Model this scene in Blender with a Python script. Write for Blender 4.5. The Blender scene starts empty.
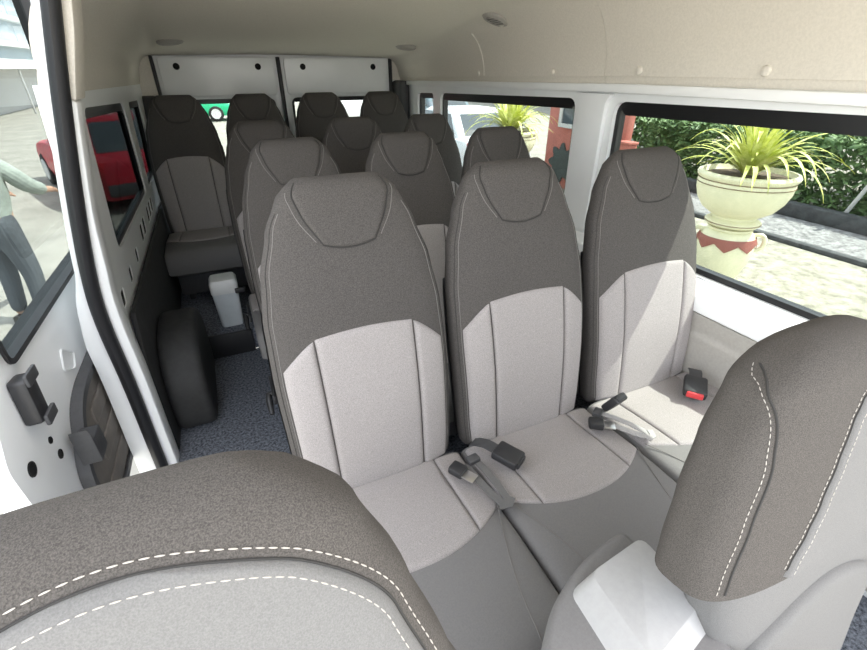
import bpy, bmesh, math, random
from mathutils import Vector, Matrix, Euler, noise
random.seed(7)
C = bpy.context.scene.collection
PI = math.pi
CAMZ = 1.4
GZ = -0.70            # ground outside, floor of the van is 0

# ------------------------------------------------------------------ materials
def mat(name, col, rough=0.6, metal=0.0, var=0.0, scale=200.0, col2=None, bump=0.0, spec=0.5, detail=3.0, emit=None):
    m = bpy.data.materials.new(name); m.use_nodes = True
    nt = m.node_tree; b = nt.nodes['Principled BSDF']
    b.inputs['Roughness'].default_value = rough
    b.inputs['Metallic'].default_value = metal
    b.inputs['Specular IOR Level'].default_value = spec
    b.inputs['Base Color'].default_value = (*col, 1)
    if var or bump or col2:
        tc = nt.nodes.new('ShaderNodeTexCoord')
        no = nt.nodes.new('ShaderNodeTexNoise'); no.inputs['Scale'].default_value = scale; no.inputs['Detail'].default_value = detail
        no.inputs['Roughness'].default_value = .7
        nt.links.new(tc.outputs['Object'], no.inputs['Vector'])
        if var or col2:
            r = nt.nodes.new('ShaderNodeValToRGB')
            c2 = col2 if col2 else tuple(min(1, c*(1+var)) for c in col)
            c1 = col if col2 else tuple(c*(1-var) for c in col)
            r.color_ramp.elements[0].position = .36; r.color_ramp.elements[1].position = .64
            r.color_ramp.elements[0].color = (*c1, 1); r.color_ramp.elements[1].color = (*c2, 1)
            nt.links.new(no.outputs['Fac'], r.inputs['Fac'])
            nt.links.new(r.outputs['Color'], b.inputs['Base Color'])
        if bump:
            bp = nt.nodes.new('ShaderNodeBump'); bp.inputs['Strength'].default_value = bump; bp.inputs['Distance'].default_value = .002
            nt.links.new(no.outputs['Fac'], bp.inputs['Height'])
            nt.links.new(bp.outputs['Normal'], b.inputs['Normal'])
    return m

def glass_mat(name, tint, refl=.06):
    m = bpy.data.materials.new(name); m.use_nodes = True
    nt = m.node_tree; nt.nodes.clear()
    o = nt.nodes.new('ShaderNodeOutputMaterial'); mx = nt.nodes.new('ShaderNodeMixShader')
    t = nt.nodes.new('ShaderNodeBsdfTransparent'); t.inputs['Color'].default_value = (*tint, 1)
    g = nt.nodes.new('ShaderNodeBsdfGlossy'); g.inputs['Roughness'].default_value = .03
    mx.inputs[0].default_value = refl
    nt.links.new(t.outputs[0], mx.inputs[1]); nt.links.new(g.outputs[0], mx.inputs[2]); nt.links.new(mx.outputs[0], o.inputs[0])
    return m

M = {}
M['fab_dark'] = mat('charcoal fabric', (.074,.068,.064), .9, var=.28, scale=420, bump=.5, spec=.2)
M['fab_front'] = mat('taupe flecked fabric', (.050,.045,.041), .92, col2=(.106,.096,.087), scale=850, bump=.4, spec=.2, detail=3)
M['fab_light'] = mat('light grey woven fabric', (.30,.278,.272), .9, var=.20, scale=460, bump=.4, spec=.2)
M['fab_insert'] = mat('pale grey fabric', (.158,.154,.149), .9, var=.13, scale=800, bump=.35, spec=.2)
M['fab_wrap'] = mat('grey vinyl fabric', (.155,.15,.148), .75, var=.06, scale=300, bump=.1, spec=.3)
M['thread'] = mat('cream thread', (.40,.37,.33), .8)
M['seam'] = mat('seam groove', (.032,.030,.028), .9)
M['topstitch'] = mat('grey topstitch', (.165,.155,.146), .9)
M['plastic_blk'] = mat('black plastic', (.022,.022,.024), .45)
M['plastic_dk'] = mat('dark grey plastic', (.055,.055,.058), .55, var=.08, scale=60)
M['plastic_lt'] = mat('light grey plastic', (.52,.51,.50), .5, var=.03, scale=80)
M['plastic_tray'] = mat('grey moulded plastic', (.33,.325,.32), .5, var=.03, scale=80)
M['plastic_side'] = mat('warm grey trim plastic', (.36,.34,.31), .6, var=.05, scale=90)
M['white'] = mat('white body paint', (.82,.83,.83), .28, var=.02, scale=3)
M['liner'] = mat('beige headliner', (.66,.62,.55), .85, var=.05, scale=140, bump=.15)
M['carpet'] = mat('blue grey carpet', (.018,.022,.030), .95, col2=(.20,.215,.25), scale=95, bump=.8, detail=5)
M['dark_panel'] = mat('black side panel', (.020,.020,.020), .7, var=.25, scale=30)
M['card'] = mat('brown grey door card', (.16,.142,.125), .6, var=.10, scale=12)
M['rubber'] = mat('black rubber', (.014,.014,.016), .5)
M['frit'] = mat('black window border', (.008,.008,.009), .35)
M['hole'] = mat('black hole', (.004,.004,.004), .9)
M['bin'] = mat('white bin plastic', (.68,.69,.68), .4, var=.03, scale=20)
M['bin_blue'] = mat('pale blue bin plastic', (.58,.62,.64), .4, var=.03, scale=20)
M['metal'] = mat('brushed metal', (.62,.62,.62), .3, metal=1)
M['web'] = mat('grey belt webbing', (.115,.112,.11), .8, var=.1, scale=300)
M['web_lt'] = mat('pale belt webbing', (.33,.32,.315), .8, var=.1, scale=300)
M['red_btn'] = mat('red button', (.55,.045,.05), .4)
M['glass'] = glass_mat('clear window glass', (.60,.63,.62), .04)
M['glass_door'] = glass_mat('door glass', (.52,.55,.55), .06)
M['glass_tint'] = glass_mat('tinted side glass', (.15,.165,.165), .04)
# outside
M['ground'] = mat('pale concrete', (.24,.228,.20), .9, col2=(.34,.325,.285), scale=1.6, detail=8, bump=.3)
M['gravel'] = mat('grey gravel', (.10,.10,.10), .9, col2=(.34,.34,.34), scale=14, detail=6, bump=.8)
M['sand'] = mat('pale gravel ground', (.17,.162,.125), .9, col2=(.40,.385,.315), scale=7, detail=8, bump=.6)
M['kerb'] = mat('dark kerb stone', (.055,.06,.062), .8, var=.3, scale=8)
M['urn'] = mat('cream glazed urn', (.76,.74,.53), .45, var=.06, scale=8)
M['urn_band'] = mat('brown glaze line', (.22,.15,.09), .5)
M['urn_red'] = mat('brown red glaze', (.27,.085,.065), .55)
M['soil'] = mat('soil', (.10,.075,.05), .95, var=.4, scale=40)
M['leaf_y'] = mat('yellow green leaf', (.44,.50,.06), .5, col2=(.72,.74,.30), scale=9, detail=2)
M['leaf_g'] = mat('green leaf', (.12,.21,.05), .5, col2=(.34,.45,.15), scale=5)
M['leaf_d'] = mat('dark green leaf', (.055,.115,.035), .6, col2=(.15,.25,.085), scale=5)
M['brick'] = mat('brick red paint', (.36,.115,.090), .8, col2=(.44,.16,.125), scale=4, detail=6)
M['emblem'] = mat('grey green iron', (.045,.058,.055), .6, var=.2, scale=10)
M['frame_gr'] = mat('pale grey frame', (.50,.50,.49), .6)
M['dark_glass'] = mat('dark window', (.05,.065,.075), .08, spec=.8)
M['car_red'] = mat('red car paint', (.50,.015,.035), .3, var=.04, scale=2)
M['car_silver'] = mat('silver car paint', (.60,.63,.66), .25, var=.02, scale=2)
M['car_green'] = mat('green car paint', (.02,.42,.20), .35, var=.03, scale=2)
M['car_dark'] = mat('blue grey car paint', (.12,.17,.20), .3)
M['car_white'] = mat('white car paint', (.75,.76,.76), .3)
M['tyre'] = mat('tyre rubber', (.02,.02,.02), .8)
M['rim'] = mat('pale wheel rim', (.6,.6,.6), .4)
M['lamp_red'] = mat('red tail lamp lens', (.55,.02,.03), .2)
M['lamp_clear'] = mat('clear lamp lens', (.7,.72,.74), .15)
M['bldg'] = mat('pale blue building wall', (.40,.50,.56), .6, var=.06, scale=.6)
M['bldg_glass'] = mat('blue glass', (.30,.42,.50), .2, var=.15, scale=.4)
M['ledge'] = mat('white ledge', (.80,.81,.80), .6)
M['canopy'] = mat('white canopy cloth', (.78,.77,.74), .8)
M['pole'] = mat('grey post', (.35,.35,.34), .6)
M['bark'] = mat('bark', (.10,.075,.05), .9, var=.3, scale=20)
M['skin'] = mat('skin', (.45,.27,.19), .6)
M['jacket'] = mat('grey green jacket cloth', (.33,.37,.33), .85, var=.12, scale=14, bump=.3)
M['trouser'] = mat('dark trousers', (.07,.08,.09), .85, var=.15, scale=30)
M['hair'] = mat('black hair', (.012,.011,.010), .7)
M['shoe'] = mat('black shoe', (.02,.02,.02), .5)

# ------------------------------------------------------------------ mesh helper
class MB:
    def __init__(s): s.v=[]; s.f=[]; s.bev=0
    def add(s, vs, fs):
        o=len(s.v); s.v += [tuple(p) for p in vs]; s.f += [tuple(i+o for i in q) for q in fs]; return s
    def box(s, x0,x1,y0,y1,z0,z1, m=None):
        vs=[Vector((x,y,z)) for x in (x0,x1) for y in (y0,y1) for z in (z0,z1)]
        if m is not None: vs=[m@p for p in vs]
        return s.add(vs, [(0,1,3,2),(4,6,7,5),(0,4,5,1),(2,3,7,6),(0,2,6,4),(1,5,7,3)])
    def loft(s, rings, cap0=True, cap1=True, closed=True):
        n=len(rings[0]); vs=[p for r in rings for p in r]; fs=[]
        for i in range(len(rings)-1):
            for j in range(n if closed else n-1):
                k=(j+1)%n
                fs.append((i*n+j,i*n+k,(i+1)*n+k,(i+1)*n+j))
        if cap0: fs.append(tuple(range(n-1,-1,-1)))
        if cap1: fs.append(tuple((len(rings)-1)*n+j for j in range(n)))
        return s.add(vs,fs)
    def tube(s, pts, r, n=8, closed=False, flat=None):
        pts=[Vector(p) for p in pts]; rings=[]; N=len(pts); prev=None
        for i,p in enumerate(pts):
            a=pts[(i-1)%N] if (closed or i>0) else p; b=pts[(i+1)%N] if (closed or i<N-1) else p
            t=(b-a).normalized()
            if prev is None:
                u=t.orthogonal().normalized()
            else:
                u=(prev-t*prev.dot(t)).normalized()
            prev=u; w=t.cross(u)
            rr=r[i] if isinstance(r,(list,tuple)) else r
            rings.append([p+(u*math.cos(2*PI*k/n)+w*math.sin(2*PI*k/n))*rr for k in range(n)])
        if closed: rings.append(rings[0])
        return s.loft(rings, not closed, not closed)
    def ribbon(s, pts, half, th, up=Vector((0,0,1))):
        """flat strap of width 2*half and thickness th along pts"""
        pts=[Vector(p) for p in pts]; rings=[]
        for i,p in enumerate(pts):
            a=pts[max(i-1,0)]; b=pts[min(i+1,len(pts)-1)]; t=(b-a).normalized()
            w=t.cross(up).normalized(); n=w.cross(t).normalized()
            rings.append([p+w*half+n*th, p-w*half+n*th, p-w*half, p+w*half])
        return s.loft(rings)
    def lathe(s, prof, n=32, c=(0,0,0), sq=None):
        rings=[]
        for r,z in prof: rings.append([(c[0]+r*math.cos(2*PI*k/n), c[1]+r*math.sin(2*PI*k/n), c[2]+z) for k in range(n)])
        return s.loft(rings)
    def grid(s, fn, nu, nv):
        vs=[fn(i/nu,j/nv) for i in range(nu+1) for j in range(nv+1)]
        return s.add(vs,[(i*(nv+1)+j,(i+1)*(nv+1)+j,(i+1)*(nv+1)+j+1,i*(nv+1)+j+1) for i in range(nu) for j in range(nv)])
    def prism(s, poly, f0, f1):
        """poly list of 2d points; f0/f1 map (a,b)->3d for both caps"""
        n=len(poly); vs=[f0(a,b) for a,b in poly]+[f1(a,b) for a,b in poly]
        fs=[tuple(range(n)), tuple(range(2*n-1,n-1,-1))]+[(i,n+i,n+(i+1)%n,(i+1)%n) for i in range(n)]
        return s.add(vs,fs)
    def bevel(s,w): s.bev=w; return s
    def build(s, name, m, parent=None, smooth=True, seg=2, angle=40, loc=None, subdiv=0):
        me=bpy.data.meshes.new(name); bm=bmesh.new()
        vs=[bm.verts.new(p) for p in s.v]
        for q in s.f:
            try: bm.faces.new([vs[i] for i in q])
            except ValueError: pass
        bmesh.ops.remove_doubles(bm, verts=bm.verts, dist=1e-6)
        bmesh.ops.dissolve_degenerate(bm, dist=1e-6, edges=bm.edges)
        bmesh.ops.recalc_face_normals(bm, faces=bm.faces)
        if s.bev:
            ed=[e for e in bm.edges if len(e.link_faces)==2 and e.calc_face_angle(0)>math.radians(28)]
            bmesh.ops.bevel(bm, geom=ed, offset=s.bev, segments=seg, affect='EDGES', profile=.5, clamp_overlap=True)
        if smooth:
            for f in bm.faces: f.smooth=True
            for e in bm.edges:
                if len(e.link_faces)==2 and e.calc_face_angle(0)>math.radians(angle): e.smooth=False
        bm.to_mesh(me); bm.free()
        o=bpy.data.objects.new(name,me); C.objects.link(o)
        if m is not None: me.materials.append(m)
        if parent is not None: o.parent=parent
        if loc is not None: o.location=loc
        if subdiv:
            md=o.modifiers.new('sub','SUBSURF'); md.levels=subdiv; md.render_levels=subdiv
        return o

def thing(name, label, cat, loc=(0,0,0), rz=0, group=None):
    o=bpy.data.objects.new(name,None); C.objects.link(o); o.empty_display_size=.1
    o.location=loc; o.rotation_euler=(0,0,rz); tag(o,label,cat,group); return o
def tag(o,label,cat,group=None):
    o['label']=label; o['category']=cat
    if group: o['group']=group
    return o
def struct(o,label=None):
    o['kind']='structure'
    if label: o['label']=label
    return o
def dup(root, loc, label, group=None, rz=None):
    def cp(o,p):
        c=o.copy(); C.objects.link(c); c.parent=p
        for ch in o.children: cp(ch,c)
        return c
    r=root.copy(); C.objects.link(r); r.location=loc
    if rz is not None: r.rotation_euler=(0,0,rz)
    for ch in list(root.children): cp(ch,r)
    r['label']=label
    if group: r['group']=group
    return r

def smoothp(p,k=6):
    out=[]
    for i in range(len(p)-1):
        p0=p[max(i-1,0)];p1=p[i];p2=p[i+1];p3=p[min(i+2,len(p)-1)]
        for j in range(k):
            t=j/k
            out.append(.5*((2*p1)+(p2-p0)*t+(2*p0-5*p1+4*p2-p3)*t*t+(3*p1-p0-3*p2+p3)*t**3))
    out.append(p[-1]); return out
def rrect(x0,x1,y0,y1,r,n=6):
    p=[]
    for cx,cy,a in ((x1-r,y1-r,0),(x0+r,y1-r,90),(x0+r,y0+r,180),(x1-r,y0+r,270)):
        for k in range(n+1):
            t=math.radians(a+90*k/n); p.append((cx+r*math.cos(t),cy+r*math.sin(t)))
    return p
def rpoly(pts,r,n=5):
    """polygon with rounded corners"""
    out=[]; N=len(pts)
    for i in range(N):
        p=Vector(pts[i]); a=Vector(pts[i-1])-p; b=Vector(pts[(i+1)%N])-p
        rr=min(r,a.length*.45,b.length*.45); A=p+a.normalized()*rr; B=p+b.normalized()*rr
        for k in range(n+1):
            t=k/n; q=A*(1-t)**2+p*2*t*(1-t)+B*t*t; out.append((q.x,q.y))
    return out
def inset(poly,d):
    """shrink a ccw/cw polygon by per-side distance d (scalar or function of normal)"""
    N=len(poly); area=sum(poly[i][0]*poly[(i+1)%N][1]-poly[(i+1)%N][0]*poly[i][1] for i in range(N))
    sg=1 if area>0 else -1; out=[]
    for i in range(N):
        a=Vector(poly[i-1]); p=Vector(poly[i]); b=Vector(poly[(i+1)%N]); t=(b-a).normalized()
        nrm=Vector((-t.y,t.x))*sg
        dd=d(nrm) if callable(d) else d
        out.append((p.x+nrm.x*dd,p.y+nrm.y*dd))
    return out
def holed(name, outer, holes, f0, f1, m, parent=None, bevel=0):
    """plate with holes between the surfaces f0 and f1 (maps 2d->3d)"""
    bm=bmesh.new(); loops=[]
    for lp in [outer]+holes:
        vs=[bm.verts.new((a,b,0)) for a,b in lp]; loops.append(vs)
        for i in range(len(vs)): bm.edges.new((vs[i],vs[(i+1)%len(vs)]))
    bmesh.ops.triangle_fill(bm, use_beauty=True, use_dissolve=False, edges=bm.edges[:])
    tri=[[v.index for v in f.verts] for f in (bm.verts.index_update() or bm.faces)]
    co=[(v.co.x,v.co.y) for v in bm.verts]; n=len(co)
    idx=[[v.index for v in l] for l in loops]; bm.free()
    mb=MB(); fs=[tuple(t) for t in tri]+[tuple(i+n for i in reversed(t)) for t in tri]
    for l in idx:
        for i in range(len(l)): a,b=l[i],l[(i+1)%len(l)]; fs.append((a,b,b+n,a+n))
    mb.add([f0(a,b) for a,b in co]+[f1(a,b) for a,b in co], fs)
    mb.bev=bevel
    return mb.build(name,m,parent,angle=30)
def ring(name, outer, inner, f0, f1, m, parent=None):
    n=len(outer); mb=MB()
    vs=[f0(a,b) for a,b in outer]+[f0(a,b) for a,b in inner]+[f1(a,b) for a,b in outer]+[f1(a,b) for a,b in inner]
    fs=[]
    for i in range(n):
        k=(i+1)%n
        fs+=[(i,k,n+k,n+i),(2*n+i,3*n+i,3*n+k,2*n+k),(i,2*n+i,2*n+k,k),(n+i,n+k,3*n+k,3*n+i)]
    return mb.add(vs,fs).build(name,m,parent,angle=30)
def dashes(mb, pts, dash, gap, r, lift=None):
    """cut a polyline into short round stitches"""
    pts=[Vector(p) for p in pts]; seg=[0]
    for a,b in zip(pts,pts[1:]): seg.append(seg[-1]+(b-a).length)
    def at(d):
        for i in range(len(seg)-1):
            if seg[i+1]>=d:
                t=(d-seg[i])/max(1e-9,seg[i+1]-seg[i]); return pts[i].lerp(pts[i+1],t)
        return pts[-1]
    d=0
    while d+dash<seg[-1]:
        mb.tube([at(d),at(d+dash*.25),at(d+dash*.5),at(d+dash*.75),at(d+dash)],[r*.5,r,r*1.1,r,r*.5],6); d+=dash+gap
    return mb

# ------------------------------------------------------------------ seats
def interp(tab,t):
    for (a,x),(b,y) in zip(tab,tab[1:]):
        if t<=b:
            k=(t-a)/(b-a); k=k*k*(3-2*k)*.5+k*.5
            return x+(y-x)*k
    return tab[-1][1]

class Back:
    """a seat back: loft of superellipse sections along a reclined axis"""
    def __init__(s,W,D,L,tilt,y0,z0,n=2.8,belly=.02,cap=.05,sh=.80):
        s.sh=sh; s.W,s.D,s.L,s.n,s.belly,s.cap=W,D,L,n,belly,cap
        s.c,s.sn=math.cos(tilt),math.sin(tilt); s.y0,s.z0=y0,z0
    def wd(s,t):
        w=interp(s.W,t); d=interp(s.D,t); z=t*s.L; q=(z-(s.L-s.cap))/s.cap
        if q>0:
            f=math.sqrt(max(0,1-q*q)); d*=f; w*=s.sh+(1-s.sh)*f
        q=(.025-z)/.025
        if q>0:
            f=math.sqrt(max(0,1-q*q)); d*=.6+.4*f; w*=.95+.05*f
        return max(w,.002),max(d,.001)
    def place(s,x,y,z):
        return Vector((x, s.y0+y*s.c+z*s.sn, s.z0+z*s.c-y*s.sn))
    def cy(s,t): return -s.belly*math.sin(PI*min(1,t*1.15))
    def ang(s,a,t,off=0):
        w,d=s.wd(t); e=2/s.n; c,sn=math.cos(a),math.sin(a)
        x=(w+off)*math.copysign(abs(c)**e,c); y=(d+off)*math.copysign(abs(sn)**e,sn)
        return s.place(x,s.cy(t)+y,t*s.L)
    def front(s,x,t,off=0):
        w,d=s.wd(t); k=min(.999,abs(x)/w); y=-(d)*(1-k**s.n)**(1/s.n)-off
        return s.place(x,s.cy(t)+y,t*s.L)
    def body(s,t0=0,t1=1,nt=44,na=56):
        ts=[]
        for i in range(nt+1):
            u=i/nt; ts.append(t0+(t1-t0)*u)
        if t1>=1: ts[-1]=.9995; ts.insert(-1,.995); ts.insert(-2,.985)
        ts=sorted(ts)
        return MB().loft([[s.ang(2*PI*k/na,t) for k in range(na)] for t in ts])
    def patch(s,pt,H,nu=26,nv=40,edge=.012,sink=-.004,hw=.1,hl=.3,open_top=False):
        def fn(u,v):
            a=2*u-1; x,t=pt(a,v)
            e=min((1-abs(a))*hw, v*hl, 1 if open_top else (1-v)*hl)/edge
            k=math.sqrt(max(0,1-(1-min(1,e))**2))
            return s.front(x,t,sink+(H-sink)*k)
        # denser near the borders
        def warp(u): return .5-.5*math.cos(PI*u) if True else u
        return MB().grid(lambda u,v: fn(warp(u),warp(v)),nu,nv)

WP=[(0,.222),(.12,.230),(.42,.237),(.60,.233),(.74,.217),(.86,.186),(.94,.153),(1,.118)]
DP=[(0,.060),(.3,.066),(.7,.058),(1,.046)]

def seat_base(root, x, y0, y1, z1):
    mb=MB().box(-x,x,y0,y1,0.10,z1); mb.bevel(.015); mb.build('seat_base',M['plastic_dk'],root)
    for sx in (-1,1):
        mb=MB().box(sx*(x-.05)-.018,sx*(x-.05)+.018,y0+.03,y1-.02,0.0,.105); mb.bevel(.006); mb.build('leg',M['plastic_blk'],root)

def cushion(root, hw, yf, zt, zb):
    # rounded slab, y from yf (front) to .03
    rings=[]
    sec=[]
    def section(y,top,bot,w):
        n=28; r=[]
        for k in range(n):
            a=2*PI*k/n; c,sn=math.cos(a),math.sin(a); e=2/8.
            r.append((w*math.copysign(abs(c)**e,c),y,(top+bot)/2+(top-bot)/2*math.copysign(abs(sn)**e,sn)))
        return r
    L=.03-yf
    for i in range(30):
        u=i/29; y=yf+L*u
        q=max(0,1-u/.12); f=math.sqrt(max(0,1-q*q))
        top=zb+.03+(zt-zb-.03)*(.30+.70*f)+.018*math.sin(PI*min(1,u*1.1))-.01*u
        bot=zb+.02*(1-f)
        rings.append(section(y,top,bot,hw*(.97+.03*f)))
    return rings
def ctop(u,zt,zb):
    q=max(0,1-u/.12); f=math.sqrt(max(0,1-q*q))
    return zb+.03+(zt-zb-.03)*(.30+.70*f)+.018*math.sin(PI*min(1,u*1.1))-.01*u

def make_seat(label, group, loc, yf):
    root=thing('passenger_seat',label,'seat',loc,0,group)
    B=Back(WP,DP,.845,math.radians(13),.075,.355)
    bk=B.body().build('backrest',M['fab_dark'],root)
    # light centre panel and the two side bolsters below
    def edge(x): return .568-.012*(x/.13)**2
    xm=.128
    B.patch(lambda a,v:(a*xm*(.94+.06*v), .015+(edge(a*xm)-.015)*v),.007,hw=xm,hl=.38).build('lumbar_panel',M['fab_light'],bk)
    for sx in (-1,1):
        def pt(a,v,sx=sx):
            q=(a+1)/2; t1=.552-.080*q**1.3
            t=.015+(t1-.015)*v; w=B.wd(t)[0]
            xi=xm*(.94+.06*v)+.002; xo=w*.90
            return (sx*(xi+(xo-xi)*q), t)
        B.patch(pt,.009,nu=14,hw=.045,hl=.36,edge=.016).build('side_bolster',M['fab_light'],bk)
    def hp(a,v):
        t=.800+.186*v+.014*(a*a)*(1-v)
        w=B.wd(t)[0]; half=.064+(.88*w-.064)*v**1.1
        return (a*half,t)
    B.patch(hp,.006,nu=24,nv=24,hw=.07,hl=.13,edge=.010,open_top=True).build('headrest_panel',M['fab_dark'],bk)
    for sx in (-1,1):
        for fr,nm,mm in ((.915,'topstitch','topstitch'),(.955,'piping','seam')):
            pts=[B.front(sx*fr*B.wd(t)[0],t,.0004) for t in [.03+.88*i/49 for i in range(50)]]
            MB().tube(pts,.0010,6).build(nm,M[mm],bk)
    pts=[B.front(*hp(-1,1-v/16),.001) for v in range(17)]+[B.front(*hp(a/20-1,0),.001) for a in range(1,40)]+[B.front(*hp(1,v/16),.001) for v in range(17)]
    MB().tube(pts,.0019,6).build('piping',M['seam'],bk)
    for sx in (-1,1):
        MB().tube([B.front(hp(sx,q)[0]*(1.10+.06*(1-q)),hp(sx,q)[1],.0006) for q in [.06+.80*i/20 for i in range(21)]],.0010,6).build('topstitch',M['topstitch'],bk)
    # cushion
    hw,zt,zb=.2440,.395,.25
    cu=MB().loft(cushion(root,hw,yf,zt,zb)).build('cushion',M['fab_wrap'],root)
    L=.03-yf
    def cpatch(x0,x1,H,nm,m):
        xa,xb=x0,x1
        def fn(a,b):
            u=.5-.5*math.cos(PI*a); v=.5-.5*math.cos(PI*b)
            x=xa+(xb-xa)*u; yb=-.285+.085*(abs(x)/.242)**2.2
            y=yb+(.02-yb)*v
            e=min(u*(xb-xa),(1-u)*(xb-xa),v*.28)/.010; k=math.sqrt(max(0,1-(1-min(1,e))**2))
            w=abs(x)/hw; drop=(1-(1-min(.999,w)**5)**.2)*.06
            return (x,y,ctop((y-yf)/L,zt,zb)-drop*.6-.003+(H+.003)*k)
        MB().grid(fn,24,24).build(nm,m,cu)
    cpatch(-.150,.150,.008,'seat_panel',M['fab_light'])
    cpatch(-.236,-.152,.007,'cushion_bolster',M['fab_light']); cpatch(.152,.236,.007,'cushion_bolster',M['fab_light'])
    for sx in (-1,1):
        pts=[]
        for i in range(24):
            q=i/23; x=sx*(.232-.085*math.sin(q*PI/2)); y=-.205+(yf+.02+.205)*q
            pts.append((x,y,ctop((y-yf)/L,zt,zb)-.0005))
        MB().tube(pts,.0014,6).build('topstitch',M['topstitch'],cu)
    seat_base(root,.21,yf+.09,.02,.255)
    sh=MB().loft([[B.ang(PI*(0.06+.88*k/20),t,.006) for k in range(21)] for t in [.04+.6*i/12 for i in range(13)]],False,False,closed=False)
    sh.build('back_shell',M['plastic_dk'],root)
    return root

def add_lever(root):
    lv=MB().box(-.262,-.248,-.10,.05,.285,.325); lv.bevel(.005); l=lv.build('recline_lever',M['plastic_blk'],root)
    MB().tube([(-.262,-.05,.305),(-.275,-.05,.305),(-.278,-.075,.29),(-.278,-.12,.262)],[.012,.013,.014,.010],10).build('handle',M['plastic_blk'],l)
first={}
def seat(x,y,z,sx,label,group):
    yf=-.55 if y<1 else -.45
    if yf not in first: first[yf]=make_seat(label,group,(x,y,z),yf); o=first[yf]
    else: o=dup(first[yf],(x,y,z),label,group)
    o.scale=(sx,1,1)
    if 'aisle' in label and y<3: LV.append(o)
    return o
LV=[]
g1='seats in the nearest passenger row'
seat(.251,.85,0,1,'grey two-tone passenger seat in the nearest row, beside the aisle and lit warm',g1)
seat(.744,.85,0,1,'grey two-tone passenger seat in the middle of the nearest row, between two belt buckles',g1)
seat(1.254,.85,0,1.05,'grey two-tone passenger seat in the nearest row, against the window with the planter',g1)
g2='seats in the second passenger row'
seat(.25,1.56,0,.93,'charcoal seat directly behind the warm-lit aisle seat of the nearest row',g2)
seat(.70,1.56,0,.90,'charcoal seat in the middle of the second row, curved seam across its headrest',g2)
seat(1.138,1.56,0,.87,'dark seat at the window end of the second row, a yellow-leaved plant above it',g2)
g3='seats in the third passenger row'
seat(.225,2.27,0,.93,'very dark aisle seat in the third row, just right of the white bin',g3)
seat(.69,2.27,0,.93,'black-looking middle seat in the third row, in front of the rear door window',g3)
seat(1.122,2.27,0,.83,'dark window seat in the third row, just below the tiny rear side window',g3)
g4='tall dark seats in the rear row'
seat(-.165,3.27,.075,.94,'tall dark seat at the left end of the rear row, facing the aisle',g4)
seat(.292,3.27,.075,.91,'dark rear-row seat right of the rear window showing a green car',g4)
seat(.745,3.27,.075,.93,'dark rear-row seat just right of the black seam between the rear doors',g4)
seat(1.196,3.27,.075,.90,'dark rear-row seat at the right end, below the dark corner trim',g4)

for o in LV: add_lever(o)

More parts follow.
